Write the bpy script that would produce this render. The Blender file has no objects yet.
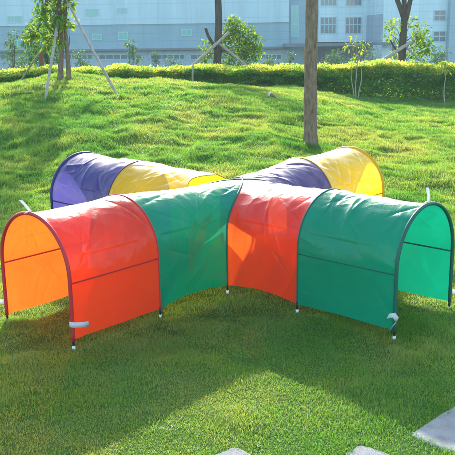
import bpy, math, random
import numpy as np
from mathutils import Vector, Matrix

random.seed(7)
rng = np.random.default_rng(11)
R = math.radians
scene = bpy.context.scene
col = scene.collection

# ------------------------------------------------------------------ camera
CAM_Z, PITCH, FPX, ROLL = 1.9115, 0.24269, 808.6, -0.01388      # FPX: focal length in 455ths of the frame width
cam = bpy.data.objects.new('camera', bpy.data.cameras.new('camera'))
col.objects.link(cam)
cam.matrix_world = (Matrix.Translation((0, 0, CAM_Z)) @ Matrix.Rotation(math.pi / 2 - PITCH, 4, 'X')
                    @ Matrix.Rotation(ROLL, 4, 'Z'))
cam.data.sensor_width = 36
cam.data.lens = 36 * FPX / 455
cam.data.clip_start = 0.05
cam.data.clip_end = 2000
scene.camera = cam

# ------------------------------------------------------------------ light
SUN_EL, SUN_AZ = 23.0, 5.0       # low sun behind the tunnel, a little to the left
w = bpy.data.worlds.new('World'); scene.world = w; w.use_nodes = True
wn = w.node_tree.nodes
sky = wn.new('ShaderNodeTexSky'); sky.sky_type = 'NISHITA'; sky.sun_disc = False
sky.sun_elevation = R(SUN_EL); sky.sun_rotation = R(360 - SUN_AZ)
sky.air_density = 1.0; sky.dust_density = 1.5
bg = wn['Background']; bg.inputs['Strength'].default_value = 0.15
w.node_tree.links.new(sky.outputs[0], bg.inputs[0])
sl = bpy.data.lights.new('sun', 'SUN'); sl.energy = 2.5; sl.angle = R(0.9); sl.color = (1.0, 0.95, 0.86)
sun = bpy.data.objects.new('sun', sl); col.objects.link(sun)
sv = Vector((math.sin(R(SUN_AZ)) * math.cos(R(SUN_EL)), -math.cos(R(SUN_AZ)) * math.cos(R(SUN_EL)), -math.sin(R(SUN_EL))))
sun.rotation_euler = sv.to_track_quat('-Z', 'Y').to_euler()
sun.location = (-3, 20, 15)
vs = scene.view_settings
vs.view_transform = 'Standard'; vs.look = 'None'; vs.gamma = 1; vs.use_curve_mapping = False
vs.exposure = 1.92
scene.cycles.max_bounces = 10; scene.cycles.transmission_bounces = 8
scene.cycles.transparent_max_bounces = 12; scene.cycles.diffuse_bounces = 5
scene.cycles.volume_bounces = 1
scene.cycles.sample_clamp_indirect = 6

# ------------------------------------------------------------------ helpers
def tag(o, label=None, cat=None, group=None, kind=None):
    for k, v in (('label', label), ('category', cat), ('group', group), ('kind', kind)):
        if v: o[k] = v
    return o

def empty(name, loc=(0, 0, 0), rz=0.0, parent=None):
    o = bpy.data.objects.new(name, None); col.objects.link(o)
    o.location = loc; o.rotation_euler = (0, 0, rz); o.empty_display_size = .1
    if parent: o.parent = parent
    return o

def mesh_obj(name, verts, faces, mat, parent=None, smooth=True, loc=None):
    me = bpy.data.meshes.new(name)
    me.from_pydata([tuple(v) for v in verts], [], [tuple(f) for f in faces])
    if smooth: me.polygons.foreach_set('use_smooth', [True] * len(me.polygons))
    me.materials.append(mat); me.update()
    o = bpy.data.objects.new(name, me); col.objects.link(o)
    if parent:
        o.parent = parent
        pl = parent_world(parent)
        o.location = -pl
    return o

def parent_world(p):
    v = Vector((0, 0, 0))
    while p is not None:
        v = v + p.location; p = p.parent
    return v

def np_mesh(name, V, quads, tris, mat, attr=None, parent=None, smooth=False):
    """big mesh from numpy arrays; attr: per-vertex float named tint"""
    nq, nt = (0 if quads is None else len(quads)), (0 if tris is None else len(tris))
    me = bpy.data.meshes.new(name)
    me.vertices.add(len(V)); me.vertices.foreach_set('co', V.astype(np.float32).ravel())
    loops = np.concatenate([a.ravel() for a in (quads, tris) if a is not None and len(a)]).astype(np.int32)
    tot = np.concatenate([np.full(nq, 4, np.int32), np.full(nt, 3, np.int32)])
    start = np.concatenate([[0], np.cumsum(tot)[:-1]]).astype(np.int32)
    me.loops.add(len(loops)); me.loops.foreach_set('vertex_index', loops)
    me.polygons.add(nq + nt); me.polygons.foreach_set('loop_start', start)
    me.polygons.foreach_set('loop_total', tot)
    if smooth: me.polygons.foreach_set('use_smooth', np.ones(nq + nt, bool))
    if attr is not None:
        a = me.attributes.new('tint', 'FLOAT', 'POINT'); a.data.foreach_set('value', attr.astype(np.float32))
    me.materials.append(mat); me.update(calc_edges=True); me.validate()
    o = bpy.data.objects.new(name, me); col.objects.link(o)
    if parent:
        o.parent = parent; o.location = -parent_world(parent)
    return o

# smooth value noise on numpy arrays
_T = np.random.default_rng(3).random((256, 256))
def vnoise(x, y, s=1.0, o=0):
    x = np.asarray(x, float) / s + 31.7 * o + 500; y = np.asarray(y, float) / s + 17.3 * o + 500
    i, j = np.floor(x).astype(int), np.floor(y).astype(int); fx, fy = x - i, y - j
    fx = fx * fx * fx * (fx * (6 * fx - 15) + 10); fy = fy * fy * fy * (fy * (6 * fy - 15) + 10)
    g = lambda a, b: _T[(i + a) % 256, (j + b) % 256]
    return ((g(0, 0) * (1 - fx) + g(1, 0) * fx) * (1 - fy) + (g(0, 1) * (1 - fx) + g(1, 1) * fx) * fy) * 2 - 1
def sstep(a, b, x):
    t = np.clip((np.asarray(x, float) - a) / (b - a), 0, 1); return t * t * (3 - 2 * t)

# ------------------------------------------------------------------ ground shape
_ax = [-40, -9, -6, -4.8, -3.5, -2.6, -1.6, -.16, 1.1, 2.4, 3.4, 4.8, 8, 40]
_az = [.45, .68, .74, .76, .94, .85, .77, .68, .52, .26, .07, -.03, -.05, -.05]
def hill(x, y):
    A = np.interp(np.asarray(x, float), _ax, _az)
    A2 = np.minimum(A, .38)
    up = sstep(7.6, 17.0, y)
    z = A * up
    z = z + (A2 - A) * sstep(17.6, 20.8, y)
    return z - 3.1 * sstep(25, 36, y)
def hummock(x, y):
    a = sstep(7.4, 10.0, y) * (1 - sstep(22, 24, y))
    warpx = x + .22 * vnoise(x, y, .8, 4); warpy = y + .22 * vnoise(x, y, .8, 5)
    b = 1 - np.abs(vnoise(warpx, warpy * .9, .36, 1)) * 1.6
    b2 = vnoise(x, y * .9, .95, 2); b3 = vnoise(x, y, .17, 3)
    far = a * (.037 * b + .048 * b2 + .014 * b3)
    near = (.016 * vnoise(x, y, .33, 6) + .008 * vnoise(x, y, .12, 7) + .012 * vnoise(x, y, 1.1, 8)) * (1 - a) * (.2 + .8 * sstep(3.7, 4.8, y))
    return far + near
def ground(x, y): return hill(x, y) + hummock(x, y)
def gz(x, y): return float(ground(np.array([x]), np.array([y]))[0])

# a sight line of the photograph (455 x 455) -> world
def ray(px, py):
    X, Y = px - 227.5, py - 227.5
    c, s = math.cos(-ROLL), math.sin(-ROLL); X, Y = c * X - s * Y, s * X + c * Y
    u = -Y / FPX
    return np.array([X / FPX, math.cos(PITCH) + u * math.sin(PITCH), -math.sin(PITCH) + u * math.cos(PITCH)])
def at(px, py, Y):
    d = ray(px, py); t = Y / d[1]; return Vector((d[0] * t, Y, CAM_Z + d[2] * t))
def on_ground(px, py):
    d = ray(px, py); ts = np.linspace(3, 60, 6000)
    zz = CAM_Z + d[2] * ts; h = hill(d[0] * ts, d[1] * ts)
    i = int(np.argmax(zz < h)); t = ts[i]
    return Vector((d[0] * t, d[1] * t, gz(d[0] * t, d[1] * t)))

# ------------------------------------------------------------------ materials
def new_mat(name):
    m = bpy.data.materials.new(name); m.use_nodes = True
    nt = m.node_tree
    for n in list(nt.nodes): nt.nodes.remove(n)
    return m, nt, nt.nodes.new('ShaderNodeOutputMaterial')
def N(nt, t, **kw):
    n = nt.nodes.new(t)
    for k, v in kw.items():
        if k.startswith('_'): setattr(n, k[1:], v)
        else: n.inputs[k.replace('__', ' ')].default_value = v
    return n
def ramp(nt, stops):
    r = nt.nodes.new('ShaderNodeValToRGB'); e = r.color_ramp.elements
    while len(e) < len(stops): e.new(.5)
    for i, (p, c) in enumerate(stops): e[i].position = p; e[i].color = (*c, 1)
    return r

def leaf_mat(name, cols, trans=.5, gloss=.04, rough=.45, tmul=(1.7, 1.5, .7)):
    m, nt, out = new_mat(name); L = nt.links.new
    at_ = N(nt, 'ShaderNodeAttribute', _attribute_name='tint')
    r = ramp(nt, [(i / (len(cols) - 1), c) for i, c in enumerate(cols)]); L(at_.outputs['Fac'], r.inputs[0])
    mul = N(nt, 'ShaderNodeMix', _data_type='RGBA', _blend_type='MULTIPLY'); mul.inputs[0].default_value = 1
    L(r.outputs[0], mul.inputs[6]); mul.inputs[7].default_value = (*tmul, 1)
    d = N(nt, 'ShaderNodeBsdfDiffuse'); t = N(nt, 'ShaderNodeBsdfTranslucent')
    g = N(nt, 'ShaderNodeBsdfGlossy', Roughness=rough); g.inputs[0].default_value = (1, 1, 1, 1)
    L(r.outputs[0], d.inputs[0]); L(mul.outputs[2], t.inputs[0])
    a = N(nt, 'ShaderNodeMixShader'); a.inputs[0].default_value = trans; L(d.outputs[0], a.inputs[1]); L(t.outputs[0], a.inputs[2])
    b = N(nt, 'ShaderNodeMixShader'); b.inputs[0].default_value = gloss; L(a.outputs[0], b.inputs[1]); L(g.outputs[0], b.inputs[2])
    L(b.outputs[0], out.inputs[0]); return m

def surf_mat(name, c1, c2, scale=6, rough=.8, bump=.3, bscale=None, spec=.3, stretch=(1, 1, 1), metallic=0):
    m, nt, out = new_mat(name); L = nt.links.new
    tc = N(nt, 'ShaderNodeTexCoord'); mp = N(nt, 'ShaderNodeMapping'); mp.inputs['Scale'].default_value = stretch
    L(tc.outputs['Object'], mp.inputs[0])
    n = N(nt, 'ShaderNodeTexNoise', Scale=scale, Detail=7.0, Roughness=.65); L(mp.outputs[0], n.inputs['Vector'])
    r = ramp(nt, [(.3, c1), (.7, c2)]); L(n.outputs[0], r.inputs[0])
    p = N(nt, 'ShaderNodeBsdfPrincipled', Roughness=rough, Metallic=metallic); p.inputs['Specular IOR Level'].default_value = spec
    L(r.outputs[0], p.inputs['Base Color'])
    if bump:
        n2 = N(nt, 'ShaderNodeTexNoise', Scale=bscale or scale * 4, Detail=5.0); L(mp.outputs[0], n2.inputs['Vector'])
        b = N(nt, 'ShaderNodeBump', Strength=bump, Distance=.02); L(n2.outputs[0], b.inputs['Height']); L(b.outputs[0], p.inputs['Normal'])
    L(p.outputs[0], out.inputs[0]); return m

def fabric_mat(name, diff, trans, see=.14, tfac=.55, rough=.21):
    """thin coated nylon: reflects, glows through, lets a little light straight through"""
    m, nt, out = new_mat(name); L = nt.links.new
    tc = N(nt, 'ShaderNodeTexCoord')
    wp = N(nt, 'ShaderNodeTexNoise', Scale=3.0, Detail=2.0); L(tc.outputs['Object'], wp.inputs['Vector'])
    wm = N(nt, 'ShaderNodeMix', _data_type='RGBA', _blend_type='LINEAR_LIGHT'); wm.inputs[0].default_value = .18
    L(tc.outputs['Object'], wm.inputs[6]); L(wp.outputs['Color'], wm.inputs[7])
    nz = N(nt, 'ShaderNodeTexVoronoi', Scale=8.5); L(wm.outputs[2], nz.inputs['Vector'])
    mp = N(nt, 'ShaderNodeMapping'); mp.inputs['Scale'].default_value = (1, 1, .35); L(tc.outputs['Object'], mp.inputs[0])
    vo = N(nt, 'ShaderNodeTexNoise', Scale=26.0, Detail=3.0, Distortion=2.5); L(mp.outputs[0], vo.inputs['Vector'])
    wv = N(nt, 'ShaderNodeTexNoise', Scale=420.0, Detail=1.0); L(tc.outputs['Object'], wv.inputs['Vector'])
    b0 = N(nt, 'ShaderNodeBump', Strength=.30, Distance=.02); L(nz.outputs[0], b0.inputs['Height'])
    b1 = N(nt, 'ShaderNodeBump', Strength=.13, Distance=.010); L(vo.outputs[0], b1.inputs['Height']); L(b0.outputs[0], b1.inputs['Normal'])
    b2 = N(nt, 'ShaderNodeBump', Strength=.15, Distance=.001); L(wv.outputs[0], b2.inputs['Height']); L(b1.outputs[0], b2.inputs['Normal'])
    # slight uneven dye
    n3 = N(nt, 'ShaderNodeTexNoise', Scale=3.0, Detail=5.0); L(tc.outputs['Object'], n3.inputs['Vector'])
    rd = ramp(nt, [(.3, [c * .88 for c in diff]), (.7, diff)]); L(n3.outputs[0], rd.inputs[0])
    d = N(nt, 'ShaderNodeBsdfDiffuse'); L(rd.outputs[0], d.inputs[0]); L(b2.outputs[0], d.inputs['Normal'])
    t = N(nt, 'ShaderNodeBsdfTranslucent'); t.inputs[0].default_value = (*trans, 1); L(b1.outputs[0], t.inputs['Normal'])
    tr = N(nt, 'ShaderNodeBsdfTransparent'); tr.inputs[0].default_value = (*trans, 1)
    g = N(nt, 'ShaderNodeBsdfGlossy', Roughness=rough); g.inputs[0].default_value = (1, 1, 1, 1); L(b2.outputs[0], g.inputs['Normal'])
    fr = N(nt, 'ShaderNodeFresnel', IOR=1.31); L(b1.outputs[0], fr.inputs['Normal'])
    ge = N(nt, 'ShaderNodeNewGeometry'); mr = N(nt, 'ShaderNodeMapRange'); L(ge.outputs['Backfacing'], mr.inputs['Value'])
    mr.inputs['To Min'].default_value = 1.31; mr.inputs['To Max'].default_value = 1 / 1.31; L(mr.outputs[0], fr.inputs['IOR'])
    a = N(nt, 'ShaderNodeMixShader'); a.inputs[0].default_value = tfac; L(d.outputs[0], a.inputs[1]); L(t.outputs[0], a.inputs[2])
    s = N(nt, 'ShaderNodeMixShader'); s.inputs[0].default_value = see; L(a.outputs[0], s.inputs[1]); L(tr.outputs[0], s.inputs[2])
    f = N(nt, 'ShaderNodeMixShader'); L(fr.outputs[0], f.inputs[0]); L(s.outputs[0], f.inputs[1]); L(g.outputs[0], f.inputs[2])
    L(f.outputs[0], out.inputs[0]); return m

def plain(name, c, rough=.5, spec=.4):
    return surf_mat(name, [v * .9 for v in c], c, scale=9, rough=rough, bump=.06, spec=spec)

M = {}
M['red'] = fabric_mat('red_nylon', (.92, .045, .040), (1.0, .15, .012), tfac=.6)
M['green'] = fabric_mat('green_nylon', (.003, .42, .235), (.002, .27, .15), tfac=.48)
M['yellow'] = fabric_mat('yellow_nylon', (.95, .64, .006), (1.0, .74, .015), see=.22, tfac=.66)
M['purple'] = fabric_mat('purple_nylon', (.055, .05, .27), (.12, .10, .42))
M['red_sleeve'] = plain('red_sleeve', (.50, .025, .03))
M['green_sleeve'] = plain('green_sleeve', (.004, .11, .075))
M['yellow_sleeve'] = plain('yellow_sleeve', (.70, .36, .01))
M['purple_sleeve'] = plain('purple_sleeve', (.035, .03, .13))
M['pole'] = plain('black_pole', (.015, .015, .018), rough=.35)
M['cap'] = plain('white_plastic', (.8, .8, .78))
M['ribbon'] = fabric_mat('white_ribbon', (.82, .82, .82), (.8, .8, .8), see=.02, tfac=.35)
M['bark'] = surf_mat('bark', (.11, .075, .045), (.32, .235, .155), scale=30, rough=.95, bump=1.0, bscale=55, stretch=(1, 1, .25), spec=.15)
M['bark_dark'] = surf_mat('dark_bark', (.055, .045, .035), (.13, .10, .075), scale=8, rough=.95, bump=.9, bscale=22, stretch=(1, 1, .35), spec=.15)
M['stake'] = surf_mat('weathered_pole', (.26, .22, .17), (.44, .39, .31), scale=14, rough=.85, bump=.4, stretch=(1, 1, .25), spec=.2)
M['stone'] = surf_mat('concrete_slab', (.20, .205, .195), (.33, .335, .32), scale=11, rough=.9, bump=.35, bscale=120, spec=.2)
M['white_wood'] = surf_mat('cut_wood', (.62, .58, .5), (.75, .72, .66), scale=20, rough=.8, bump=.2)
M['red_bark'] = surf_mat('red_bark', (.16, .05, .035), (.26, .09, .06), scale=10, rough=.9, bump=.5)

# ------------------------------------------------------------------ ground
def gmat():
    m, nt, out = new_mat('lawn_soil'); L = nt.links.new
    tc = N(nt, 'ShaderNodeTexCoord')
    n = N(nt, 'ShaderNodeTexNoise', Scale=1.6, Detail=8.0, Roughness=.7); L(tc.outputs['Object'], n.inputs['Vector'])
    r = ramp(nt, [(.3, (.04, .11, .015)), (.55, (.065, .14, .022)), (.75, (.12, .15, .04))]); L(n.outputs[0], r.inputs[0])
    n2 = N(nt, 'ShaderNodeTexNoise', Scale=55.0, Detail=6.0); L(tc.outputs['Object'], n2.inputs['Vector'])
    b = N(nt, 'ShaderNodeBump', Strength=1.0, Distance=.03); L(n2.outputs[0], b.inputs['Height'])
    p = N(nt, 'ShaderNodeBsdfPrincipled', Roughness=.95); p.inputs['Specular IOR Level'].default_value = .1
    L(r.outputs[0], p.inputs['Base Color']); L(b.outputs[0], p.inputs['Normal']); L(p.outputs[0], out.inputs[0])
    return m
gx = np.concatenate([[-400, -250, -150, -90, -60, -40, -28, -20, -15, -12], np.arange(-10, 10.01, .07), [12, 15, 20, 28, 40, 60, 90, 150, 250, 400]])
gy = np.concatenate([[-60, -30, -15, -8, -4, -1], np.arange(1, 24, .07), np.arange(24, 38, .5), [42, 50, 60, 75, 100, 140, 200, 300, 500]])
GX, GY = np.meshgrid(gx, gy)
GZ = ground(GX.ravel(), GY.ravel())
V = np.stack([GX.ravel(), GY.ravel(), GZ], 1)
nx = len(gx); ii = np.arange(len(gx) - 1); jj = np.arange(len(gy) - 1)
I, J = np.meshgrid(ii, jj); b0 = (J * nx + I).ravel()
tag(np_mesh('ground', V, np.stack([b0, b0 + 1, b0 + nx + 1, b0 + nx], 1), None, gmat(), smooth=True), kind='structure')

# ------------------------------------------------------------------ building
def bmat(name, c1, c2, line=None):
    m, nt, out = new_mat(name); L = nt.links.new
    tc = N(nt, 'ShaderNodeTexCoord')
    n = N(nt, 'ShaderNodeTexNoise', Scale=.35, Detail=6.0); L(tc.outputs['Object'], n.inputs['Vector'])
    r = ramp(nt, [(.3, c1), (.7, c2)]); L(n.outputs[0], r.inputs[0]); src = r.outputs[0]
    sm = N(nt, 'ShaderNodeMapping'); sm.inputs['Scale'].default_value = (1.1, 1.1, .10); L(tc.outputs['Object'], sm.inputs[0])
    sn = N(nt, 'ShaderNodeTexNoise', Scale=1.0, Detail=6.0, Roughness=.7); L(sm.outputs[0], sn.inputs['Vector'])
    sr = ramp(nt, [(.35, (.84, .85, .85)), (.6, (1, 1, 1))]); L(sn.outputs[0], sr.inputs[0])
    sx = N(nt, 'ShaderNodeMix', _data_type='RGBA', _blend_type='MULTIPLY'); sx.inputs[0].default_value = 1
    L(src, sx.inputs[6]); L(sr.outputs[0], sx.inputs[7]); src = sx.outputs[2]
    if line:
        br = N(nt, 'ShaderNodeTexBrick', Scale=1.0); br.inputs['Brick Width'].default_value = line[0]; br.inputs['Row Height'].default_value = line[1]
        br.inputs['Mortar Size'].default_value = .03; br.offset = 0
        mp = N(nt, 'ShaderNodeMapping'); mp.inputs['Rotation'].default_value = (R(-90), 0, 0)
        L(tc.outputs['Object'], mp.inputs[0]); L(mp.outputs[0], br.inputs['Vector'])
        mx = N(nt, 'ShaderNodeMix', _data_type='RGBA'); L(br.outputs['Fac'], mx.inputs[0]); L(src, mx.inputs[6])
        mx.inputs[7].default_value = (*[c * .84 for c in c1], 1); src = mx.outputs[2]
    p = N(nt, 'ShaderNodeBsdfPrincipled', Roughness=.7); L(src, p.inputs['Base Color']); L(p.outputs[0], out.inputs[0]); return m
M['panel'] = bmat('blue_grey_cladding', (.22, .36, .42), (.25, .40, .46), (2.6, .72))
M['pale'] = bmat('pale_blue_wall', (.42, .58, .64), (.46, .63, .68), (3.2, 1.4))
M['white_wall'] = bmat('white_wall', (.50, .68, .72), (.56, .73, .77), (1.2, .6))
M['grey_wall'] = bmat('grey_blue_wall', (.30, .40, .47), (.34, .45, .52), (1.5, .6))
M['dark_wall'] = bmat('dark_wall', (.16, .22, .27), (.20, .27, .32))
M['trim'] = bmat('dark_trim', (.12, .15, .18), (.15, .18, .21))
M['frame'] = bmat('window_frame', (.36, .52, .57), (.40, .56, .60))
def glass(name, c):
    m, nt, out = new_mat(name)
    p = N(nt, 'ShaderNodeBsdfPrincipled', Roughness=.12); p.inputs['Base Color'].default_value = (*c, 1); p.inputs['Specular IOR Level'].default_value = .8
    nt.links.new(p.outputs[0], out.inputs[0]); return m
M['glass'] = glass('teal_glass', (.06, .40, .37)); M['glass_dark'] = glass('dark_glass', (.08, .14, .18))

class MB:
    def __init__(s): s.v = []; s.f = []
    def box(s, x0, x1, y0, y1, z0, z1):
        b = len(s.v)
        s.v += [(x0, y0, z0), (x1, y0, z0), (x1, y1, z0), (x0, y1, z0), (x0, y0, z1), (x1, y0, z1), (x1, y1, z1), (x0, y1, z1)]
        s.f += [[b + i for i in f] for f in ((0, 3, 2, 1), (4, 5, 6, 7), (0, 1, 5, 4), (1, 2, 6, 5), (2, 3, 7, 6), (3, 0, 4, 7))]
        return s
    def build(s, name, mat, parent=None, smooth=False): return mesh_obj(name, s.v, s.f, mat, parent, smooth)

def pxz(px, Y): return (px - 227.5) / FPX * Y / math.cos(PITCH) * .985      # metres across at distance Y, far up in the frame
def X_(px, py, Y): return at(px, py, Y).x
def Z_(px, py, Y): return at(px, py, Y).z

def window(bld, x0, x1, z0, z1, y, cols=2, rows=1, g='glass', hz=None):
    fr = MB(); t = .07
    fr.box(x0, x1, y - .06, y + .02, z1 - t, z1).box(x0, x1, y - .06, y + .02, z0, z0 + t)
    fr.box(x0, x0 + t, y - .06, y + .02, z0 + t, z1 - t).box(x1 - t, x1, y - .06, y + .02, z0 + t, z1 - t)
    for k in range(1, cols):
        xm = x0 + (x1 - x0) * k / cols; fr.box(xm - t / 2, xm + t / 2, y - .058, y + .02, z0 + t, z1 - t)
    if hz: 
        zm = z0 + (z1 - z0) * hz; fr.box(x0 + t, x1 - t, y - .056, y + .02, zm - t * .8, zm + t * .8)
    wf = fr.build('window', M['frame'], bld)
    p = MB().box(x0 + t * .5, x1 - t * .5, y - .03, y - .005, z0 + t * .5, z1 - t * .5).build('pane', M[g], bld)
    p.parent = wf; p.location = (0, 0, 0)
    return wf

TOP, BASE = 8.5, -3.2
# long clad hall
Y1 = 80.0
hall = tag(empty('factory_hall', (X_(110, 48, Y1), Y1 + 6, BASE)), 'long pale blue clad hall with small teal windows above a dark ledge, on the left', 'building', 'buildings behind the hedge')
xa, xb = -40.0, X_(289, 40, Y1)
zt, zl = Z_(160, 24, Y1), Z_(175, 48, Y1)
MB().box(xa, xb, Y1, Y1 + 14, zl, zt).build('cladding', M['panel'], hall)
MB().box(xa, xb, Y1 - .10, Y1 + 14, zt, TOP).build('upper_wall', M['pale'], hall)
MB().box(xa, xb, Y1 - .45, Y1 + .3, zl - .18, zl).build('ledge', M['trim'], hall)
MB().box(xa, xb, Y1 + .35, Y1 + 14, BASE, zl - .18).build('ground_floor', M['grey_wall'], hall)
MB().box(X_(243, 30, Y1), X_(248, 30, Y1), Y1 - .16, Y1 + .02, zl + .003, zt - .003).build('downpipe', M['grey_wall'], hall)
for (x0, x1, y0, y1) in ((86, 99, 9, 16), (117, 127, 8, 13), (8, 22, 16, 23), (118, 128, 32, 40), (181, 192, 29, 36), (92, 102, 34, 40), (11, 24, 40, 47)):
    ys = Y1 if (y0 + y1) / 2 > 24 else Y1 - .10
    window(hall, X_(x0, y0, Y1), X_(x1, y0, Y1), Z_(x0, y1, Y1), Z_(x0, y0, Y1), ys, 2)
for k, (x0, x1) in enumerate(((-30, 5), (60, 92), (98, 142), (150, 185), (190, 236), (250, 282))):
    window(hall, X_(x0, 56, Y1), X_(x1, 56, Y1), Z_(x0, 60, Y1), Z_(x0, 54.5, Y1), Y1 + .35, 6, g='glass_dark')
# teal stair tower
stair = tag(empty('stair_tower', (X_(300, 30, Y1), Y1 + 4, BASE)), 'narrow link block with tall teal glass strip beside the thick bare trunk', 'building', 'buildings behind the hedge')
xc = X_(318, 40, Y1)
MB().box(xb + .003, xc, Y1 + .3, Y1 + 12, BASE, TOP).build('wall', M['panel'], stair)
window(stair, X_(291, 30, Y1), X_(299, 30, Y1), Z_(295, 37, Y1), Z_(295, 5, Y1), Y1 + .3, 2, hz=.4)
# white wing
wing = tag(empty('office_wing', (X_(340, 30, Y1), Y1 + 6, BASE)), 'white office wing with two grid windows above a dark canopy', 'building', 'buildings behind the hedge')
xd = X_(372, 30, Y1) 
zc = Z_(330, 42, Y1)
MB().box(xc + .003, xd + 3, Y1 - .2, Y1 + 12, zc, TOP).build('wall', M['white_wall'], wing)
MB().box(xc + .003, xd + 3, Y1 + 1.5, Y1 + 12, BASE, zc).build('ground_floor', M['dark_wall'], wing)
MB().box(X_(283, 44, Y1), xd, Y1 - 3.2, Y1 - .203, Z_(330, 45.5, Y1), Z_(330, 43, Y1)).build('canopy', M['trim'], wing)
for (x0, x1) in ((320, 336), (345, 361), (288.5, 288.6)):
    if x1 - x0 < 1: continue
    window(wing, X_(x0, 25, Y1), X_(x1, 25, Y1), Z_(x0, 34, Y1), Z_(x0, 17, Y1), Y1 - .2, 4, g='glass_dark', hz=.55)
    window(wing, X_(x0, 25, Y1), X_(x1, 25, Y1), Z_(x0, 6, Y1), Z_(x0, -10, Y1), Y1 - .2, 4, g='glass_dark', hz=.55)
# near white block on the right
Y2 = 72.0
blk = tag(empty('office_block', (X_(420, 30, Y2), Y2 + 6, BASE)), 'white block standing nearest on the right with paired windows behind the forked tree', 'building', 'buildings behind the hedge')
xe, xf = X_(383, 30, Y2), X_(447, 30, Y2)
MB().box(xe, xf, Y2, Y2 + 16, BASE, TOP).build('wall', M['white_wall'], blk)
MB().box(xe - .12, xe - .003, Y2 + .15, Y2 + 16, Z_(383, 42, Y2), Z_(383, 14, Y2)).build('side_panel', M['grey_wall'], blk)
MB().box(xf + .003, xf + 25, Y2 - .8, Y2 + 16, BASE, TOP).build('dark_bay', M['grey_wall'], blk)
MB().box(X_(372, 40, Y2), X_(391, 40, Y2), Y2 - 2, Y2 - .003, Z_(383, 44.5, Y2), Z_(383, 42, Y2)).build('canopy', M['trim'], blk)
for (x0, x1, y0, y1) in ((434, 446, 10, 21), (433, 446, 31, 42), (432, 446, 53, 63), (391, 404, 45, 58)):
    window(blk, X_(x0, y0, Y2), X_(x1, y0, Y2), Z_(x0, y1, Y2), Z_(x0, y0, Y2), Y2, 2, g='glass_dark', hz=.5)

# ------------------------------------------------------------------ tubes
def tube(pts, rad, seg=10, caps=True, wob=0.0):
    pts = [Vector(p) for p in pts]; n = len(pts)
    if not hasattr(rad, '__len__'): rad = [rad] * n
    v, f = [], []
    t0 = (pts[1] - pts[0]).normalized()
    ref = Vector((0, 1, 0)) if abs(t0.y) < .9 else Vector((1, 0, 0))
    u = t0.cross(ref).normalized()
    for i, p in enumerate(pts):
        t = (pts[min(i + 1, n - 1)] - pts[max(i - 1, 0)]).normalized()
        u = (u - t * u.dot(t)).normalized(); b = t.cross(u)
        for k in range(seg):
            a = 2 * math.pi * k / seg
            r = rad[i] * (1 + wob * (random.random() - .5))
            v.append(p + (u * math.cos(a) + b * math.sin(a)) * r)
    for i in range(n - 1):
        for k in range(seg):
            a, b2 = i * seg + k, i * seg + (k + 1) % seg
            f.append((a, b2, b2 + seg, a + seg))
    if caps:
        f.append(tuple(reversed(range(seg)))); f.append(tuple(range((n - 1) * seg, n * seg)))
    return v, f
def merge(parts):
    v, f = [], []
    for a, b in parts:
        o = len(v); v += list(a); f += [tuple(i + o for i in q) for q in b]
    return v, f

# ------------------------------------------------------------------ play tunnel
CX, CY = -0.0296, 6.227
T1, T2 = R(42.32), R(47.51)
W_, L_, M_, H_ = 0.723, 1.778, 0.995, 0.80
hw, ZS = W_ / 2, 0.80 - W_ / 2
d1 = Vector((-math.sin(T1), -math.cos(T1), 0)); d2 = Vector((math.sin(T2), -math.cos(T2), 0))
tun = tag(empty('play_tunnel', (CX, CY, 0)), 'cross shaped nylon play tunnel with red, green, yellow and purple arched arms on the lawn', 'play tunnel')
LEG = ZS; ARC = math.pi * hw; TOT = 2 * LEG + ARC
def arch(u):      # u 0..1 -> lateral, height ; foot to foot
    s = u * TOT
    if s < LEG: return -hw, s
    if s > TOT - LEG: return hw, TOT - s
    a = (s - LEG) / hw
    return -hw * math.cos(a), ZS + hw * math.sin(a)
def lat(d): return Vector((-d.y, d.x, 0))
HEM = .055
def fnoise(a, b, s, o): return float(vnoise(np.array([a]), np.array([b]), s, o)[0])
def centre_shift(z):     # the crossing roof leans and sags a little between the poles
    k = max(0, (z - .45) / .35); return Vector((.15 * k * k, 0, -.045 * k * k))
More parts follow.
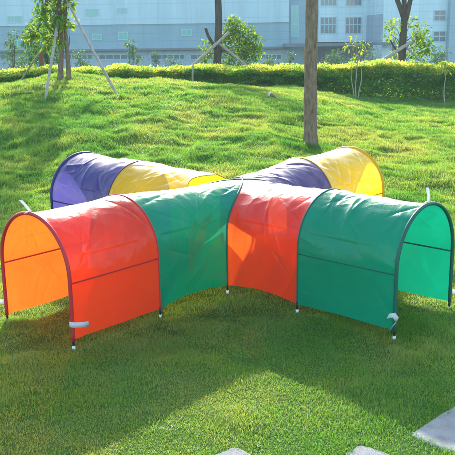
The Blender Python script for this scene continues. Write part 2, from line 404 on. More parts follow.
def panel(d, M_, inner, mat, seed, label, nu=230, nl=96):
    n = np.array(lat(d)); dv = np.array(d); C = np.array([CX, CY, 0]); ez = np.array([0, 0, 1.0])
    u0 = HEM / TOT
    T, U = np.meshgrid(np.arange(nl + 1) / nl, u0 + (1 - 2 * u0) * np.arange(nu + 1) / nu, indexing='ij')
    t, u = T.ravel(), U.ravel(); s = u * TOT
    ang = np.clip((s - LEG) / hw, 0, math.pi)
    a = -hw * np.cos(ang); z = np.where(s < LEG, s, np.where(s > TOT - LEG, TOT - s, ZS + hw * np.sin(ang)))
    mid = np.sin(math.pi * t); up = np.clip((z - ZS) / hw, 0, 1); leg = np.where(z < ZS, 1 - z / ZS, 0)
    q = (u - .5) * 2
    if inner:
        cs = np.clip((z - .45) / .35, 0, None) ** 2
        P0 = C + n * a[:, None] + dv * M_ + ez * z[:, None]
        P1 = C + n * a[:, None] + dv * np.abs(a)[:, None] + ez * z[:, None] + np.stack([.15 * cs, 0 * cs, -.045 * cs], 1)
        tt = t * (1 - (0 if d.y < 0 else .25 if d.x < 0 else .03) * sstep(.68, .79, z))       # the rear panels leave a vent at the crossing
        P = P0 + (P1 - P0) * tt[:, None]
        P[:, 2] += .040 * leg ** 2 * mid - .010 * mid * up                  # scalloped hem, slack roof
        amp = .007
    else:
        P = C + n * a[:, None] + dv * (M_ + (L_ - M_) * t)[:, None] + ez * z[:, None]
        P[:, 2] -= .007 * mid * up
        amp = .005
    nrm = np.where((z < ZS)[:, None], n * np.sign(a)[:, None], (n * a[:, None] + ez * (z - ZS)[:, None]) / hw)
    X = t * (.63 if inner else .78)
    h = vnoise(X + seed * 7.3 + .35 * s, s * .45, .16, 11 + seed) * amp + vnoise(X + seed * 7.3, s, .42, 13 + seed) * amp * 1.2
    # sharp pull creases, mostly running from the poles towards the roof and the hem
    rr = np.random.default_rng(100 + seed)
    for k in range(44 if inner else 34):
        cx_, cs_ = rr.random() * X.max(), rr.uniform(.1, TOT - .1)
        th = rr.normal(.9, .35) * rr.choice([-1, 1]); ln = rr.uniform(.08, .30); wd = rr.uniform(.008, .020)
        dx, ds = X - cx_, s - cs_
        al = dx * math.cos(th) + ds * math.sin(th); ac = -dx * math.sin(th) + ds * math.cos(th) + .06 * al * al / ln
        h = h + rr.choice([-1, 1]) * rr.uniform(.003, .0085) * np.exp(-np.abs(ac) / wd) * np.clip(1 - (al / ln) ** 2, 0, 1)
    # fine puckers along both poles
    for ee, tt_ in ((1, t), (2, 1 - t)):
        h = h + .006 * vnoise(s + seed * 3.1, tt_ * .25, .045, 50 + ee) * np.exp(-tt_ / .10)
    if seed == 1:       # long slack fold from the crossing down the green panel
        for k, (t0, t1, A, wd) in enumerate(((.80, .42, .015, .05), (.93, .70, -.009, .04))):
            g = np.clip((.5 - np.abs(q)) * 2, 0, 1)
            h = h + A * np.exp(-np.abs(t - (t1 + (t0 - t1) * g)) / wd) * np.clip(1.2 - np.abs(q) * 1.2, 0, 1) * np.clip(np.abs(q) * 4, 0, 1) * (q * (1 if lat(d).y < 0 else -1) > 0)
    edge = np.minimum(1, mid * 3.0)
    pin = 1.0 if inner else 1 - np.exp(-((z - .415) / .09) ** 2)
    P = P + nrm * ((h * edge - .010 * mid * np.where(z < ZS * 1.3, 1, .3)) * pin)[:, None]
    i_, j_ = np.meshgrid(np.arange(nu), np.arange(nl)); b0 = (j_ * (nu + 1) + i_).ravel()
    o = np_mesh('fabric_panel', P, np.stack([b0, b0 + 1, b0 + nu + 2, b0 + nu + 1], 1), None, mat, None, tun, smooth=True); o['label'] = label
    if inner and d.y > 0:
        E = P[nl * (nu + 1):][40:nu - 39]
        e = mesh_obj('hem', *tube([Vector(p) for p in E], .005, 8), M[('yellow' if 'yellow' in label else 'purple') + '_sleeve'], tun)
        e.parent = o; e.location = (0, 0, 0)
    return o
arms = [(d1, 'green', 'red'), (d2, 'red', 'green'), (-d2, 'yellow', 'purple'), (-d1, 'purple', 'yellow')]
def arch_line(d, l, zmin, off=0.0, n=48):
    pts = []; nn = lat(d)
    u0 = zmin / TOT
    for i in range(n + 1):
        u = u0 + (1 - 2 * u0) * i / n; a, z = arch(u); k = 1 + off / hw
        pts.append(Vector((CX, CY, 0)) + nn * (a * k) + d * l + Vector((0, 0, z + (off if z > ZS else 0))))
    return pts
def foot(P, parent, h=.075):
    c = mesh_obj('foot_cap', *merge([tube([P + Vector((0, 0, -.015)), P + Vector((0, 0, .002)), P + Vector((0, 0, .017))], [.0085, .011, .0095], 12)]), M['cap'], tun)
    c.parent = parent; c.location = (0, 0, 0)
    return c
for k, (d, ci, co) in enumerate(arms):
    M_ = (1.045, 1.012, .995, .995)[k]
    panel(d, M_, True, M[ci], 2 * k + 1, ci + ' inner panel beside the crossing')
    panel(d, M_, False, M[co], 2 * k + 2, co + ' outer panel at the open mouth of its arm')
    nn = lat(d)
    for l, colr, r in ((L_, co, .0125), (M_, co, .0048)):
        nm = 'mouth_hoop' if l == L_ else 'middle_hoop'
        h = mesh_obj(nm, *tube(arch_line(d, l, HEM * .9, .002), r, 10), M[colr + '_sleeve'], tun)
        for s in (-1, 1):
            P = Vector((CX, CY, 0)) + nn * (s * hw) + d * l
            lg = mesh_obj('pole_leg', *tube([P + Vector((0, 0, .012)), P + Vector((0, 0, HEM * 1.3))], .0075, 10), M['pole'], tun)
            lg.parent = h; lg.location = (0, 0, 0)
            foot(P, h)
    # rods sewn along both walls of the outer panel
    for s in (-1, 1):
        pts = [Vector((CX, CY, .415)) + nn * (s * (hw - .004)) + d * (M_ + (L_ - M_) * t / 8) for t in range(9)]
        mesh_obj('wall_rod', *tube(pts, .0055, 8), M[co + '_sleeve'], tun)
# diagonal poles over the crossing
def diag(sx):
    pts = []
    dd = (d1 + d2) if sx else (d1 - d2)
    for i in range(61):
        u = HEM * .9 / TOT + (1 - 2 * HEM * .9 / TOT) * i / 60; a, z = arch(u)
        pts.append(Vector((CX, CY, z)) + dd * a + centre_shift(z) + Vector((0, 0, .002)))
    h = mesh_obj('crossing_hoop', *tube(pts, .0075, 10), M['green_sleeve'], tun)
    for s in (-1, 1):
        P = Vector((CX, CY, 0)) + dd * (s * hw)
        lg = mesh_obj('pole_leg', *tube([P + Vector((0, 0, .012)), P + Vector((0, 0, HEM * 1.4))], .0075, 10), M['pole'], tun)
        lg.parent = h; lg.location = (0, 0, 0); foot(P, h)
diag(True); diag(False)
# white tie ribbons
def ribbon(pts, width, wdir, name='tie_ribbon'):
    v, f = [], []
    pts = [Vector(p) for p in pts]; wd = Vector(wdir).normalized() * width / 2
    for p in pts: v += [p - wd, p + wd]
    for i in range(len(pts) - 1): f.append((2 * i, 2 * i + 1, 2 * i + 3, 2 * i + 2))
    o = mesh_obj(name, v, f, M['ribbon'], tun)
    s = o.modifiers.new('thick', 'SOLIDIFY'); s.thickness = .0015
    return o
for d, lean in ((d1, (-.055, .0, .075)), (d2, (-.012, 0, .095)), (-d2, (.02, .02, .05)), (-d1, (-.01, .02, .04))):
    A = Vector((CX, CY, H_ + .014)) + d * L_
    le = Vector(lean)
    if d in (d1, d2):
        ribbon([A - Vector((.03, .0, .012)), A - Vector((.012, 0, -.002)), A + Vector((0, 0, .006)), A + le * .5 + Vector((.004, 0, 0)), A + le], .022, (1, .25, 0))
def side_tie(d, s, pts, wd):
    P = Vector((CX, CY, 0)) + lat(d) * (s * hw) + d * L_
    ribbon([P + Vector(p) for p in pts], .036, wd)
n1, n2 = lat(d1), lat(d2)
# which side faces the camera
s1 = 1 if n1.y < 0 else -1; s2 = 1 if n2.y < 0 else -1
o1 = n1 * s1 * .016; o2 = n2 * s2 * .016
side_tie(d1, s1, [o1 * 1.2 + d1 * .012 + Vector((-.02, .004, .165)), o1 * 1.3 + Vector((0, 0, .158)), o1 * 1.6 - d1 * .05 + Vector((0, 0, .146)), o1 * 2.0 - d1 * .10 + Vector((0, 0, .140))], (0, 0, 1))
side_tie(d2, s2, [o2 * 1.2 + Vector((-.035, 0, .155)), o2 * 1.5 + Vector((.005, 0, .162)), o2 * 1.7 + d2 * .02 + Vector((.012, 0, .135)), o2 * 1.6 + d2 * .0 + Vector((-.01, 0, .075))], (.45, 0, .9))
side_tie(d1, -s1, [-o1 * 1.2 + Vector((0, 0, .14)), -o1 * 2.5 + Vector((-.02, 0, .135)), -o1 * 3.4 + Vector((-.03, 0, .12))], (0, 0, 1))
side_tie(d2, -s2, [-o2 * 1.2 + Vector((0, 0, .12)), -o2 * 2.5 + Vector((.02, 0, .115)), -o2 * 3.4 + Vector((.03, 0, .10))], (0, 0, 1))

# ------------------------------------------------------------------ stepping stones
STONES = []
def slab(cx, cy, sx, sy, rz, label):
    v, f = [], []; n = 40; rr = .035
    def ringpt(k, inset, z):
        a = 2 * math.pi * k / n; c, s = math.cos(a), math.sin(a)
        e = 2 / 14
        x = (sx / 2 - inset) * math.copysign(abs(c) ** e, c); y = (sy / 2 - inset) * math.copysign(abs(s) ** e, s)
        j = .004 * math.sin(k * 2.3) 
        return (x + j, y - j, z)
    for inset, z in ((0, -.06), (0, .010), (.004, .016), (.012, .019)):
        for k in range(n): v.append(ringpt(k, inset, z))
    for r in range(3):
        for k in range(n):
            a, b = r * n + k, r * n + (k + 1) % n; f.append((a, b, b + n, a + n))
    f.append(tuple(range(3 * n, 4 * n)))
    o = mesh_obj('stepping_stone', v, f, M['stone'], smooth=False)
    o.location = (cx, cy, -.010); o.rotation_euler = (0, 0, rz)
    STONES.append((cx, cy, sx, sy, rz))
    return tag(o, label, 'stepping stone', 'stepping stones set in the lawn')
slab(1.23, 3.565, .62, .46, R(44), 'large pale concrete stepping stone at the right edge of the lawn')
slab(.63, 3.145, .42, .42, R(50), 'concrete stepping stone just showing its corner left of the large stone')
slab(-.01, 3.135, .44, .42, R(40), 'concrete stepping stone barely showing at the bottom middle of the lawn')

# ------------------------------------------------------------------ grass
def blades(n, xr, yr, xlim, ln, wd, lean, patch):
    y = rng.uniform(yr[0], yr[1], n * 2); x = rng.uniform(-1, 1, n * 2) * (y * xlim[0] + xlim[1])
    # keep points in proportion to width so density is even
    keep = rng.random(n * 2) < (y * xlim[0] + xlim[1]) / (yr[1] * xlim[0] + xlim[1])
    x, y = x[keep], y[keep]
    if xr is not None: x, y = xr[:, 0], xr[:, 1]
    # tufting: drop blades from the thin spots
    th = vnoise(x, y, .09, 21) * .5 + vnoise(x, y, .3, 22) * .5
    k2 = rng.random(len(x)) < np.clip(.72 + .6 * th, .25, 1); x, y = x[k2], y[k2]
    for (cx, cy, sx, sy, rz) in STONES:
        u = (x - cx) * math.cos(rz) + (y - cy) * math.sin(rz); v = -(x - cx) * math.sin(rz) + (y - cy) * math.cos(rz)
        jig = .014 * vnoise(x, y, .05, 23) + .012 * vnoise(x, y, .16, 29) - .010
        k3 = ~((np.abs(u) < sx / 2 - .008 + jig) & (np.abs(v) < sy / 2 - .008 + jig)); x, y = x[k3], y[k3]
    m = len(x); z = ground(x, y)
    l = rng.uniform(ln[0], ln[1], m) * (1 + .45 * vnoise(x, y, .25, 24)); wv = rng.uniform(wd[0], wd[1], m)
    az = rng.uniform(0, 2 * np.pi, m); 
    # common lie of the turf, changing from place to place
    laz = 3 * np.pi * vnoise(x, y, .6, 25); le = rng.uniform(.1, lean, m)
    lx = np.cos(az) * le * .8 + np.cos(laz) * le * .6; ly = np.sin(az) * le * .8 + np.sin(laz) * le * .6
    fa = rng.uniform(0, np.pi, m); sx_, sy_ = np.cos(fa) * wv / 2, np.sin(fa) * wv / 2
    P = np.stack([x, y, z - .006], 1)
    side = np.stack([sx_, sy_, np.zeros(m)], 1)
    midp = P + np.stack([lx * .35 * l, ly * .35 * l, .6 * l], 1)
    tip = P + np.stack([lx * l, ly * l, np.maximum(.25, 1 - .35 * (lx * lx + ly * ly)) * l], 1)
    V = np.stack([P - side, P + side, midp + side * .8, midp - side * .8, tip], 1).reshape(-1, 3)
    b = np.arange(m) * 5
    q = np.stack([b, b + 1, b + 2, b + 3], 1); t = np.stack([b + 3, b + 2, b + 4], 1)
    tint = np.clip(.5 + .26 * vnoise(x, y, .55, 26) + .20 * vnoise(x, y, 2.2, 27) + .10 * vnoise(x, y, .16, 28) + rng.normal(0, .16, m) + patch(x, y), 0, 1)
    return V, q, t, np.repeat(tint, 5)
zero = lambda x, y: 0 * x
sets = [blades(430000, None, (2.9, 8.2), (.30, .55), (.014, .034), (.0017, .0031), 1.25, lambda x, y: .13 + 0 * x),
        blades(170000, None, (2.9, 5.2), (.30, .55), (.012, .030), (.0015, .0027), 1.4, lambda x, y: .16 + 0 * x),
        blades(380000, None, (8.2, 14.0), (.31, .8), (.028, .062), (.0032, .006), 1.3, lambda x, y: .11 + 0 * x),
        blades(330000, None, (14.0, 21.6), (.31, 1.0), (.035, .075), (.005, .009), 1.3, lambda x, y: .11 + 0 * x)]
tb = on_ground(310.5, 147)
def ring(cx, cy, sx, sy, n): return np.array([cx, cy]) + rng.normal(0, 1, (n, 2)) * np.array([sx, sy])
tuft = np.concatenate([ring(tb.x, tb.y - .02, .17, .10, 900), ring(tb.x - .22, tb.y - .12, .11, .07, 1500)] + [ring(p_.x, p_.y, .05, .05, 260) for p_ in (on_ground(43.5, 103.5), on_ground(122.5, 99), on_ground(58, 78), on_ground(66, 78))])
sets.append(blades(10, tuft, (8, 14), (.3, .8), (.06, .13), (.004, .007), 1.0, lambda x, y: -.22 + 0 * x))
feet = np.concatenate([ring(CX + v_.x, CY + v_.y, .022, .022, 110) for v_ in [d_ * l_ + lat(d_) * (s_ * hw) for d_ in (d1, d2) for l_ in (L_, M_) for s_ in (-1, 1)]])
sets.append(blades(10, feet, (3, 8), (.3, .8), (.018, .045), (.0018, .003), 1.2, lambda x, y: .05 + 0 * x))
off = 0; VV, QQ, TT, AA = [], [], [], []
for V, q, t, a in sets:
    VV.append(V); QQ.append(q + off); TT.append(t + off); AA.append(a); off += len(V)
M['grass'] = leaf_mat('grass_blades', [(.042, .185, .028), (.095, .275, .042), (.185, .33, .058), (.34, .37, .11)], trans=.5, gloss=.02, rough=.4)
tag(np_mesh('grass', np.concatenate(VV), np.concatenate(QQ), np.concatenate(TT), M['grass'], np.concatenate(AA)), kind='stuff')

# ------------------------------------------------------------------ leaves
def leaves(P, D, size, tint, aspect=.45, droop=.25):
    """leaf meshes at P pointing along D; eight vertices each, folded along the midrib"""
    n = len(P); D = D / np.linalg.norm(D, axis=1, keepdims=True)
    up = rng.normal(0, .45, (n, 3)) + np.array([0, 0, 1.0])
    S = np.cross(D, up); S /= np.linalg.norm(S, axis=1, keepdims=True) + 1e-9
    U = np.cross(S, D)
    l = size[:, None]; w = l * aspect * .5
    def pt(t, s, h): return P + D * (l * t) + S * (w * s) + U * (l * h) - np.array([0, 0, 1.0]) * (l * droop * t * t)
    V = np.stack([pt(0, 0, 0), pt(.3, 0, -.02), pt(.68, 0, -.02), pt(1, 0, 0), pt(.3, -.95, .05), pt(.3, .95, .05), pt(.68, -.75, .04), pt(.68, .75, .04)], 1).reshape(-1, 3)
    b = (np.arange(n) * 8)[:, None]
    q = np.concatenate([b + np.array([[1, 2, 6, 4]]), b + np.array([[1, 5, 7, 2]])])
    t = np.concatenate([b + np.array([[0, 1, 4]]), b + np.array([[0, 5, 1]]), b + np.array([[2, 3, 6]]), b + np.array([[2, 7, 3]])])
    return V, q, t, np.repeat(tint, 8)

GREENS = [(.025, .085, .015), (.06, .16, .022), (.13, .26, .03), (.32, .38, .05)]
M['leaf'] = leaf_mat('leaf', GREENS, trans=.5, gloss=.03)
M['hedge_leaf'] = leaf_mat('hedge_leaf', [(.065, .21, .035), (.095, .29, .045), (.14, .35, .05), (.38, .46, .08), (.60, .58, .16)], trans=.62, gloss=.02)
M['far_leaf'] = leaf_mat('far_leaf', [(.04, .11, .05), (.06, .15, .055), (.11, .20, .06), (.2, .28, .08)], trans=.4, gloss=.04)

# ------------------------------------------------------------------ hedge
def hedge():
    Y0, Y3, ztop = 21.3, 22.2, .83
    xl, xr = -11.0, 11.0
    n1_ = 190000
    # crown shell: front face and top, both uneven
    x = rng.uniform(xl, xr, n1_); fr = rng.random(n1_) < .72
    top = ztop + .05 * vnoise(x, 0 * x, .7, 31) + .05 * vnoise(x, 0 * x, .22, 32)
    base = hill(x, np.full_like(x, Y0))
    h = rng.random(n1_) ** .8
    front = Y0 + .10 * vnoise(x, h * 2, .35, 33) + .08 * vnoise(x, h, .9, 34) + .10 * (1 - h) ** 3 * 0
    depth = np.where(rng.random(n1_) < .6, np.abs(rng.normal(0, .09, n1_)), rng.uniform(.1, .8, n1_))
    y = np.where(fr, front + depth + .22 * np.clip(h - .85, 0, 1) * 4, rng.uniform(Y0 + .1, Y3, n1_))
    z = np.where(fr, base - .07 + (top - base + .06) * h, top - np.abs(rng.normal(0, .06, n1_)) + .07 * vnoise(x, y, .2, 35))
    P = np.stack([x, y, z], 1)
    D = rng.normal(0, 1, (n1_, 3)); D[:, 2] = np.abs(D[:, 2]) * .7 + .2; D[:, 1] -= np.where(fr, .9, 0)
    hi = sstep(.70, .98, np.where(fr, h, 1.0))
    tint = np.clip(.42 + .12 * vnoise(x, z, .25, 36) + rng.normal(0, .11, n1_) + .30 * hi * (1 + .5 * vnoise(x, y, .3, 37)), 0, 1)
    sz = rng.uniform(.05, .085, n1_) * np.where(fr & (depth > .2), 1.5, 1)
    # young shoots standing out of the top
    n2_ = 16000
    xs = rng.uniform(xl, xr, n2_); ys = rng.uniform(Y0 + .02, Y3, n2_)
    tz = ztop + .05 * vnoise(xs, 0 * xs, .7, 31) + .05 * vnoise(xs, 0 * xs, .22, 32)
    zs = tz + rng.uniform(0, .11, n2_) * (.7 + .6 * vnoise(xs, ys, .35, 38))
    P2 = np.stack([xs, ys, zs], 1); D2 = rng.normal(0, .6, (n2_, 3)); D2[:, 2] = 1
    t2 = np.clip(rng.normal(.70, .14, n2_) + .15 * vnoise(xs, ys, .4, 39), 0, 1)
    V, q, t, a = leaves(np.concatenate([P, P2]), np.concatenate([D, D2]), np.concatenate([sz, rng.uniform(.05, .09, n2_)]), np.concatenate([tint, t2]), .5)
    root = tag(empty('hedge', (0, 22, gz(0, 22))), 'long clipped green hedge with yellow green new growth across the back of the lawn', 'hedge')
    np_mesh('foliage', V, q, t, M['hedge_leaf'], a, root)
hedge()

# ------------------------------------------------------------------ trees
def wobble(a, b, n, amp, seed):
    rr = random.Random(seed); a, b = Vector(a), Vector(b); pts = []
    o1_, o2_ = rr.uniform(0, 6), rr.uniform(0, 6)
    for i in range(n + 1):
        t = i / n; p = a.lerp(b, t); e = math.sin(math.pi * t)
        pts.append(p + Vector((math.sin(t * 5 + o1_) - math.sin(o1_) * (1 - t), math.sin(t * 4 + o2_) * .6 - math.sin(o2_) * (1 - t) * .6, 0)) * amp * (.3 + e * .7))
    return pts
def crown(centres, nper, size, tint0, name, mat, root, aspect=.45, droop=.3):
    Ps, Ds, Ss, Ts = [], [], [], []
    for (c, r) in centres:
        n = int(nper * r * r / .09) if nper > 0 else -nper
        u = rng.normal(0, 1, (n, 3)); u /= np.linalg.norm(u, axis=1, keepdims=True)
        rad = r * rng.random(n) ** .45
        P = np.array(c)[None] + u * rad[:, None] * np.array([1, 1, .8])
        # holes
        k = vnoise(P[:, 0] + P[:, 1] * .7, P[:, 2] + P[:, 1] * .3, max(.12, r * .5), 41) > -.35
        P, u = P[k], u[k]
        Ps.append(P); D = u + rng.normal(0, .6, u.shape); Ds.append(D)
        Ss.append(rng.uniform(size * .65, size * 1.25, len(P)))
        Ts.append(np.clip(tint0 + rng.uniform(-.12, .12) + rng.normal(0, .15, len(P)), 0, 1))
    V, q, t, a = leaves(np.concatenate(Ps), np.concatenate(Ds), np.concatenate(Ss), np.concatenate(Ts), aspect, droop)
    return np_mesh(name, V, q, t, mat, a, root)
def limbs_to(trunk_pts, trunk_r, targets, r0, seed, tip=.008):
    rr = random.Random(seed); out = []
    for k, (c, h) in enumerate(targets):
        i = min(len(trunk_pts) - 1, max(0, int(h * (len(trunk_pts) - 1))))
        a = trunk_pts[i]; pts = wobble(a, c, 7, .05, seed * 31 + k)
        ra = r0 * rr.uniform(.8, 1.1); out.append(tube(pts, [ra + (tip - ra) * j / 7 for j in range(8)], 7))
    return out

# thick bare trunk in the lawn
def big_tree():
    b = on_ground(310.5, 147); sc = b.y / FPX
    top = b + Vector((0.02, 0, 5.6))
    pts = wobble(b - Vector((0, 0, .1)), top, 34, .035, 5)
    rad = []
    for i in range(35):
        t = i / 34; z = t * 5.7
        rad.append(.098 * (1 - .35 * t) + .055 * math.exp(-(z / .13)) + (.006 * math.sin(i * 1.7)))
    root = tag(empty('tree', b), 'tall tree with thick bare trunk rising alone from the open lawn', 'tree', 'young trees along the lawn')
    cl = []
    for k in range(13):
        a = k * 2.4; r = .35 + .75 * rng.random(); z = 5.0 + 2.0 * rng.random()
        cl.append(((b.x + math.cos(a) * r, b.y + math.sin(a) * r, b.z + z), rng.uniform(.4, .7)))
    v, f = merge([tube(pts, rad, 20, wob=.05)] + limbs_to(pts, rad, [(Vector(c), .78 + .2 * random.random()) for c, r in cl], .035, 3))
    mesh_obj('trunk', v, f, M['bark'], root)
    # pruned stub at the left of the trunk
    crown(cl, 75, .12, .4, 'crown', M['leaf'], root)
big_tree()

def tubes_thing(name, specs, mat, label, cat, group=None, seg=9, wob=.04, amp=.01):
    parts = [tube(wobble(a, b, 10, amp, hash_(label) + i), [r0 + (r1 - r0) * k / 10 for k in range(11)], seg, wob=wob) for i, (a, b, r0, r1) in enumerate(specs)]
    v, f = merge(parts); base = Vector(specs[0][0])
    v = [Vector(p) - base for p in v]
    o = mesh_obj(name, v, f, mat); o.location = base
    return tag(o, label, cat, group)
def hash_(s): return sum(ord(c) * (i + 3) for i, c in enumerate(s)) % 9973

# left tree on the crest of the mound
lb = at(63, 77, 16.6); lb.z = gz(lb.x, lb.y)
LY = lb.y
def left_tree():
    root = tag(empty('tree', lb), 'young staked tree with paired stems and large bright leaves on the mound crest', 'tree', 'young trees along the lawn')
    t1 = wobble(lb - Vector((.06, 0, .08)), at(60, 3, LY) + Vector((0, 0, .35)), 20, .02, 2)
    t2_ = wobble(lb + Vector((.11, .03, -.08)), at(66.2, 3, LY + .05) + Vector((0, 0, .3)), 20, .02, 3)
    cl = []
    for (px, py, r, dy) in ((40, 14, .16, .1), (48, 22, .18, -.1), (58, 14, .14, -.15), (66, 25, .13, -.2), (52, 34, .16, .1), (36, 30, .17, .2), (70, 20, .10, -.1), (46, 44, .14, .15), (60, 42, .10, -.15),
                            (30, 36, .12, .2), (54, 5, .2, .1), (68, 4, .14, 0), (44, 0, .22, 0)):
        cl.append((tuple(at(px, py, LY + dy)), r))
    for k in range(9):
        a = k * 2.4; cl.append(((lb.x - .15 + math.cos(a) * .4, lb.y + math.sin(a) * .4, lb.z + 1.75 + .14 * k), rng.uniform(.2, .32)))
    rad = [.056 - .014 * i / 20 + .02 * math.exp(-i / 1.5) for i in range(21)]
    v, f = merge([tube(t1, rad, 12, wob=.06), tube(t2_, [r * .85 for r in rad], 12, wob=.06)] + limbs_to(t1, rad, [(Vector(c), .35 + .5 * random.random()) for c, r in cl], .011, 6, .004))
    mesh_obj('trunk', v, f, M['bark'], root)
    crown(cl, 240, .13, .6, 'crown', M['leaf'], root, .5)
left_tree()
SG = 'wooden stakes propping the young trees'
def stake(a, b, label, r=.03): return tubes_thing('tree_stake', [(a, b, r, r * .85)], M['stake'], label, 'stake', SG)
p = on_ground(43.5, 103.5); stake(p - Vector((0, 0, .1)), at(57, 22, LY - .05), 'short upright pole leaning on the mound tree, its foot nearest the left edge', .028)
p = on_ground(122.5, 99); stake(p - Vector((0, 0, .1)), at(66.5, 0, LY - .12), 'long diagonal pole propping the mound tree from the right', .026)
p = at(14, 71, 18.2); p.z = gz(p.x, p.y); stake(p - Vector((0, 0, .1)), at(46, 43, LY + .12), 'thin pale pole slanting down to the left behind the mound tree', .022)
# thin dark stem right of the pair and darker tree behind
a = at(67.5, 78, LY + .1); a.z = gz(a.x, a.y)
tubes_thing('tree_stake', [(a - Vector((0, 0, .1)), at(68.5, 30, LY + .02), .014, .008)], M['bark_dark'], 'thin dark bent cane beside the pale stems of the mound tree', 'stake', SG, amp=.03)
def back_tree(px, Y, py_top, pybase, r, label, cl, leafm, nper, size, tint, mat, group='young trees along the lawn', limbs=.012, amp=.03, extra=()):
    b = at(px, pybase, Y); b.z = gz(b.x, b.y)
    root = tag(empty('tree', b), label, 'tree', group)
    top = at(px + (1 if extra else 0), py_top, Y)
    pts = wobble(b - Vector((0, 0, .1)), top, 20, amp, int(px))
    rad = [r * (1 - .3 * i / 20) for i in range(21)]
    cc = [(tuple(at(x, y, Y + dy)), rr) for (x, y, rr, dy) in cl]
    parts = [tube(pts, rad, 14, wob=.08)] + limbs_to(pts, rad, [(Vector(c), min(.98, max(.3, (c[2] - b.z) / max(.1, top.z - b.z) - .12))) for c, _ in cc], limbs, int(px), .005)
    for (a_, b_, r0, r1) in extra: parts.append(tube(wobble(a_, b_, 8, .02, 4), [r0 + (r1 - r0) * k / 8 for k in range(9)], 9))
    v, f = merge(parts); mesh_obj('trunk', v, f, mat, root)
    crown(cc, nper, size, tint, 'crown', leafm, root)
    return root
back_tree(47, 24.5, -30, 70, .055, 'slim dark stemmed leafy tree behind the hedge left of the mound tree', [(44, 14, .35, 0), (52, 8, .3, .2), (38, 24, .3, -.2), (50, 30, .32, .2), (42, 42, .35, 0), (55, 48, .3, .2), (34, 52, .35, 0), (48, 60, .35, -.2), (30, 40, .3, .3), (46, -12, .5, 0), (56, -22, .5, 0), (38, -25, .5, 0)], M['leaf'], 120, .13, .34, M['bark_dark'])
a = at(41, 70, 23.2); a.z = gz(a.x, a.y)
tubes_thing('tree_stake', [(a - Vector((0, 0, .1)), at(41, 50, 23.2), .065, .06)], M['red_bark'], 'short reddish brown post behind the hedge at the left', 'stake', SG)

# pole tree with crossed stakes behind the hedge
YC = 24.2
back_tree(216.5, YC, -35, 70, .125, 'straight dark trunk with crossed stakes and bushy yellow green crown behind the hedge', 
          [(226, 34, .30, .3), (236, 28, .34, .3), (246, 33, .33, .2), (232, 45, .36, .4), (243, 47, .36, .3), (253, 42, .30, .2), (226, 57, .34, .2), (240, 60, .36, .2), (252, 57, .30, .1), (206, 46, .20, .2), (208, 58, .25, .3), (258, 52, .2, .2), (232, 22, .22, .3),
           (216, -40, .6, 0), (205, -55, .7, 0), (228, -60, .7, 0)],
          M['leaf'], 260, .11, .6, M['bark_dark'], extra=[(at(215, 48, YC - .12), at(205.5, 28, YC - .3), .055, .04)])
p = at(190, 69, YC - 1.0); p.z = gz(p.x, p.y); 
stake(at(186.5, 72, YC - .9), at(229, 32, YC - .25), 'pale stake rising right across the dark trunk behind the hedge', .05)
stake(at(257, 74, YC - .6), at(218.5, 43, YC - .3), 'pale stake slanting down right from the dark trunk behind the hedge', .045)
p = on_ground(193, 88); p = Vector((at(193, 80, 21.0).x, 21.0, 0)); p.z = gz(p.x, p.y)
tubes_thing('garden_post', [(p - Vector((0, 0, .1)), at(193, 65, 21.0), .025, .022)], M['stake'], 'short thin grey post standing against the front of the hedge left of centre', 'post')

# forked tree on the right
YR = 24.0
back_tree(403.5, YR, 14, 68, .135, 'forked dark trunk behind the hedge at the right with sparse yellow green leaves',
          [(393, 26, .24, -.1), (396, 38, .20, 0), (390, 34, .2, .2), (412, 22, .24, .2), (420, 30, .28, .2), (414, 38, .26, 0), (424, 40, .25, .3), (410, 50, .22, .3), (420, 52, .3, .3), (398, 54, .2, .3), (428, 48, .2, .2),
           (392, -30, .6, 0), (420, -34, .6, 0), (404, -50, .7, 0)],
          M['leaf'], 170, .12, .66, M['bark_dark'],
          extra=[(at(404, 18, YR), at(388, -28, YR), .085, .04), (at(405, 20, YR), at(418, -22, YR), .09, .04), (at(404.5, 16, YR), at(405, -45, YR + .2), .07, .03), (at(403, 58, YR), at(390, 40, YR), .04, .02)])
stake(at(372, 67, YR - 1.0), at(413, 41, YR - .25), 'pale stake rising right across the forked trunk', .055)
stake(at(426, 66, YR - .5), at(407, 48, YR - .2), 'slim pale stake slanting down right from the forked trunk', .035)

# saplings in front of the hedge
def sapling(px, pyb, py_top, Y, label, cl, tint, stems):
    b = Vector((at(px, pyb, Y).x, Y, 0)); b.z = gz(b.x, b.y)
    root = tag(empty('sapling', b), label, 'sapling', 'thin saplings by the hedge')
    cc = [(tuple(at(x, y, Y)), r) for (x, y, r) in cl]
    parts = []
    for k, (dx, x2, y2) in enumerate(stems):
        pts = wobble(b + Vector((dx, 0, -.06)), at(x2, y2, Y), 12, .03, k + int(px)); parts.append(tube(pts, [.016 - .010 * i / 12 for i in range(13)], 8))
    p0 = wobble(b - Vector((0, 0, .05)), at(stems[0][1], stems[0][2], Y), 12, .03, int(px))
    parts += limbs_to(p0, None, [(Vector(c), .7) for c, _ in cc], .008, int(px), .003)
    mesh_obj('stem', *merge(parts), M['stake'], root)
    crown(cc, 150, .10, tint, 'leaves', M['leaf'], root)
sapling(356, 99, 40, 20.6, 'slender sapling with pale stems and two yellow leaf clusters before the hedge', [(354, 39, .10), (350, 46, .12), (359, 46, .12), (364, 44, .09), (355, 57, .09), (362, 51, .08), (352, 60, .08)], .82, [(0, 356, 44), (-.05, 352, 62), (.05, 361, 62)])
sapling(445, 102, 62, 20.6, 'slender sapling with a single pale stem before the hedge near the right edge', [(445, 62, .09), (443, 69, .09), (448, 72, .07)], .7, [(0, 445, 62)])

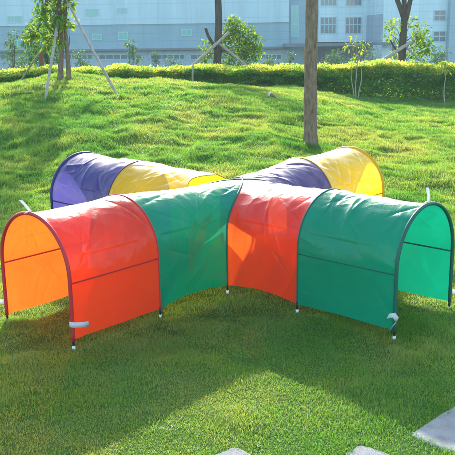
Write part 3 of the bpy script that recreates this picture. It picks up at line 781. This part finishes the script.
# bushes and slim trees between hedge and buildings
def shrub(name, px, pyt, pyb, Y, w, label, tint, nper=60, size=.17):
    b = at(px, pyb, Y); b.z = gz(b.x, b.y)
    root = tag(empty(name, b), label, 'shrub' if name == 'shrub' else 'tree', 'bushes in front of the buildings')
    zt_ = at(px, pyt, Y).z; hh = zt_ - b.z; ww = w / FPX * Y
    cl = []
    for k in range(12):
        t = .25 + .68 * (k + rng.random()) / 12; e = math.sin(math.pi * (t * .75 + .2)) 
        cl.append(((b.x + rng.uniform(-.5, .5) * ww * e, b.y + rng.uniform(-.4, .4) * ww * e, b.z + hh * t), ww * rng.uniform(.2, .32)))
    pts = wobble(b - Vector((0, 0, .1)), Vector((b.x, b.y, zt_ - .15 * hh)), 12, .05, int(px))
    mesh_obj('stem', *merge([tube(pts, [.05 * (1 - .7 * i / 12) for i in range(13)], 8)] + limbs_to(pts, None, [(Vector(c), .3 + .5 * random.random()) for c, _ in cl], .02, int(px), .006)), M['bark_dark'], root)
    crown(cl, nper * (1.6 if name == 'tree' else 1), size, tint, 'foliage', M['far_leaf'], root)
for a in (('tree', 16, 24, 74, 38, 22, 'dim blue green tree at the far left in front of the hall', .25),
          ('tree', 30, 18, 74, 44, 24, 'dim leafy tree in front of the hall, right of the farthest left tree', .3),
          ('shrub', 83, 48, 70, 44, 22, 'rounded dim shrub in front of the hall between the long pole and the mound tree', .35),
          ('tree', 133, 32, 70, 40, 16, 'thin wispy tree with sparse leaves in front of the hall', .3),
          ('shrub', 158, 49, 70, 60, 14, 'small dark shrub under the hall ledge', .2),
          ('shrub', 174, 56, 70, 55, 20, 'low shrub in front of the hall left of the crossed stakes', .3),
          ('shrub', 268, 55, 70, 48, 22, 'low shrub in front of the hall right of the bushy crown', .35),
          ('shrub', 290, 46, 70, 46, 22, 'dark shrub in front of the link block left of the bare trunk', .2),
          ('shrub', 334, 50, 70, 50, 36, 'wide dark shrub under the canopy right of the bare trunk', .22),
          ('shrub', 372, 48, 70, 46, 22, 'dark shrub under the canopy beside the slender sapling', .2),
          ('shrub', 436, 44, 70, 42, 26, 'dim green shrub in front of the white block right of the forked tree', .4)):
    shrub(*a)

# fallen stake with a pale cut end, lying on the slope
p = on_ground(271, 100); q = on_ground(291, 109)
fs = empty('fallen_stake', (p.x, p.y, p.z)); tag(fs, 'fallen stake with bright sawn end lying on the slope left of the bare trunk', 'stake')
e = (q - p).normalized(); up = Vector((0, 0, .10))
mesh_obj('pole', *tube(wobble(p + up + e * .012, q + Vector((0, 0, .015)), 10, .02, 3), [.038 - .023 * min(1, i / 3) for i in range(11)], 12, wob=.08), M['bark'], fs)
mesh_obj('sawn_end', *tube([p + up - e * .015 - Vector((.012, .01, 0)), p + up + e * .02], [.058, .044], 14), M['white_wood'], fs)

# ------------------------------------------------------------------ air
hz, nt, out = new_mat('haze_air')
pv = N(nt, 'ShaderNodeVolumePrincipled', Density=.0010, Anisotropy=0.0); pv.inputs['Color'].default_value = (.74, .92, 1.0, 1)
nt.links.new(pv.outputs[0], out.inputs['Volume'])
o = MB().box(-450, 450, -70, 520, -4.6, 9.6).build('haze', hz); tag(o, kind='stuff')
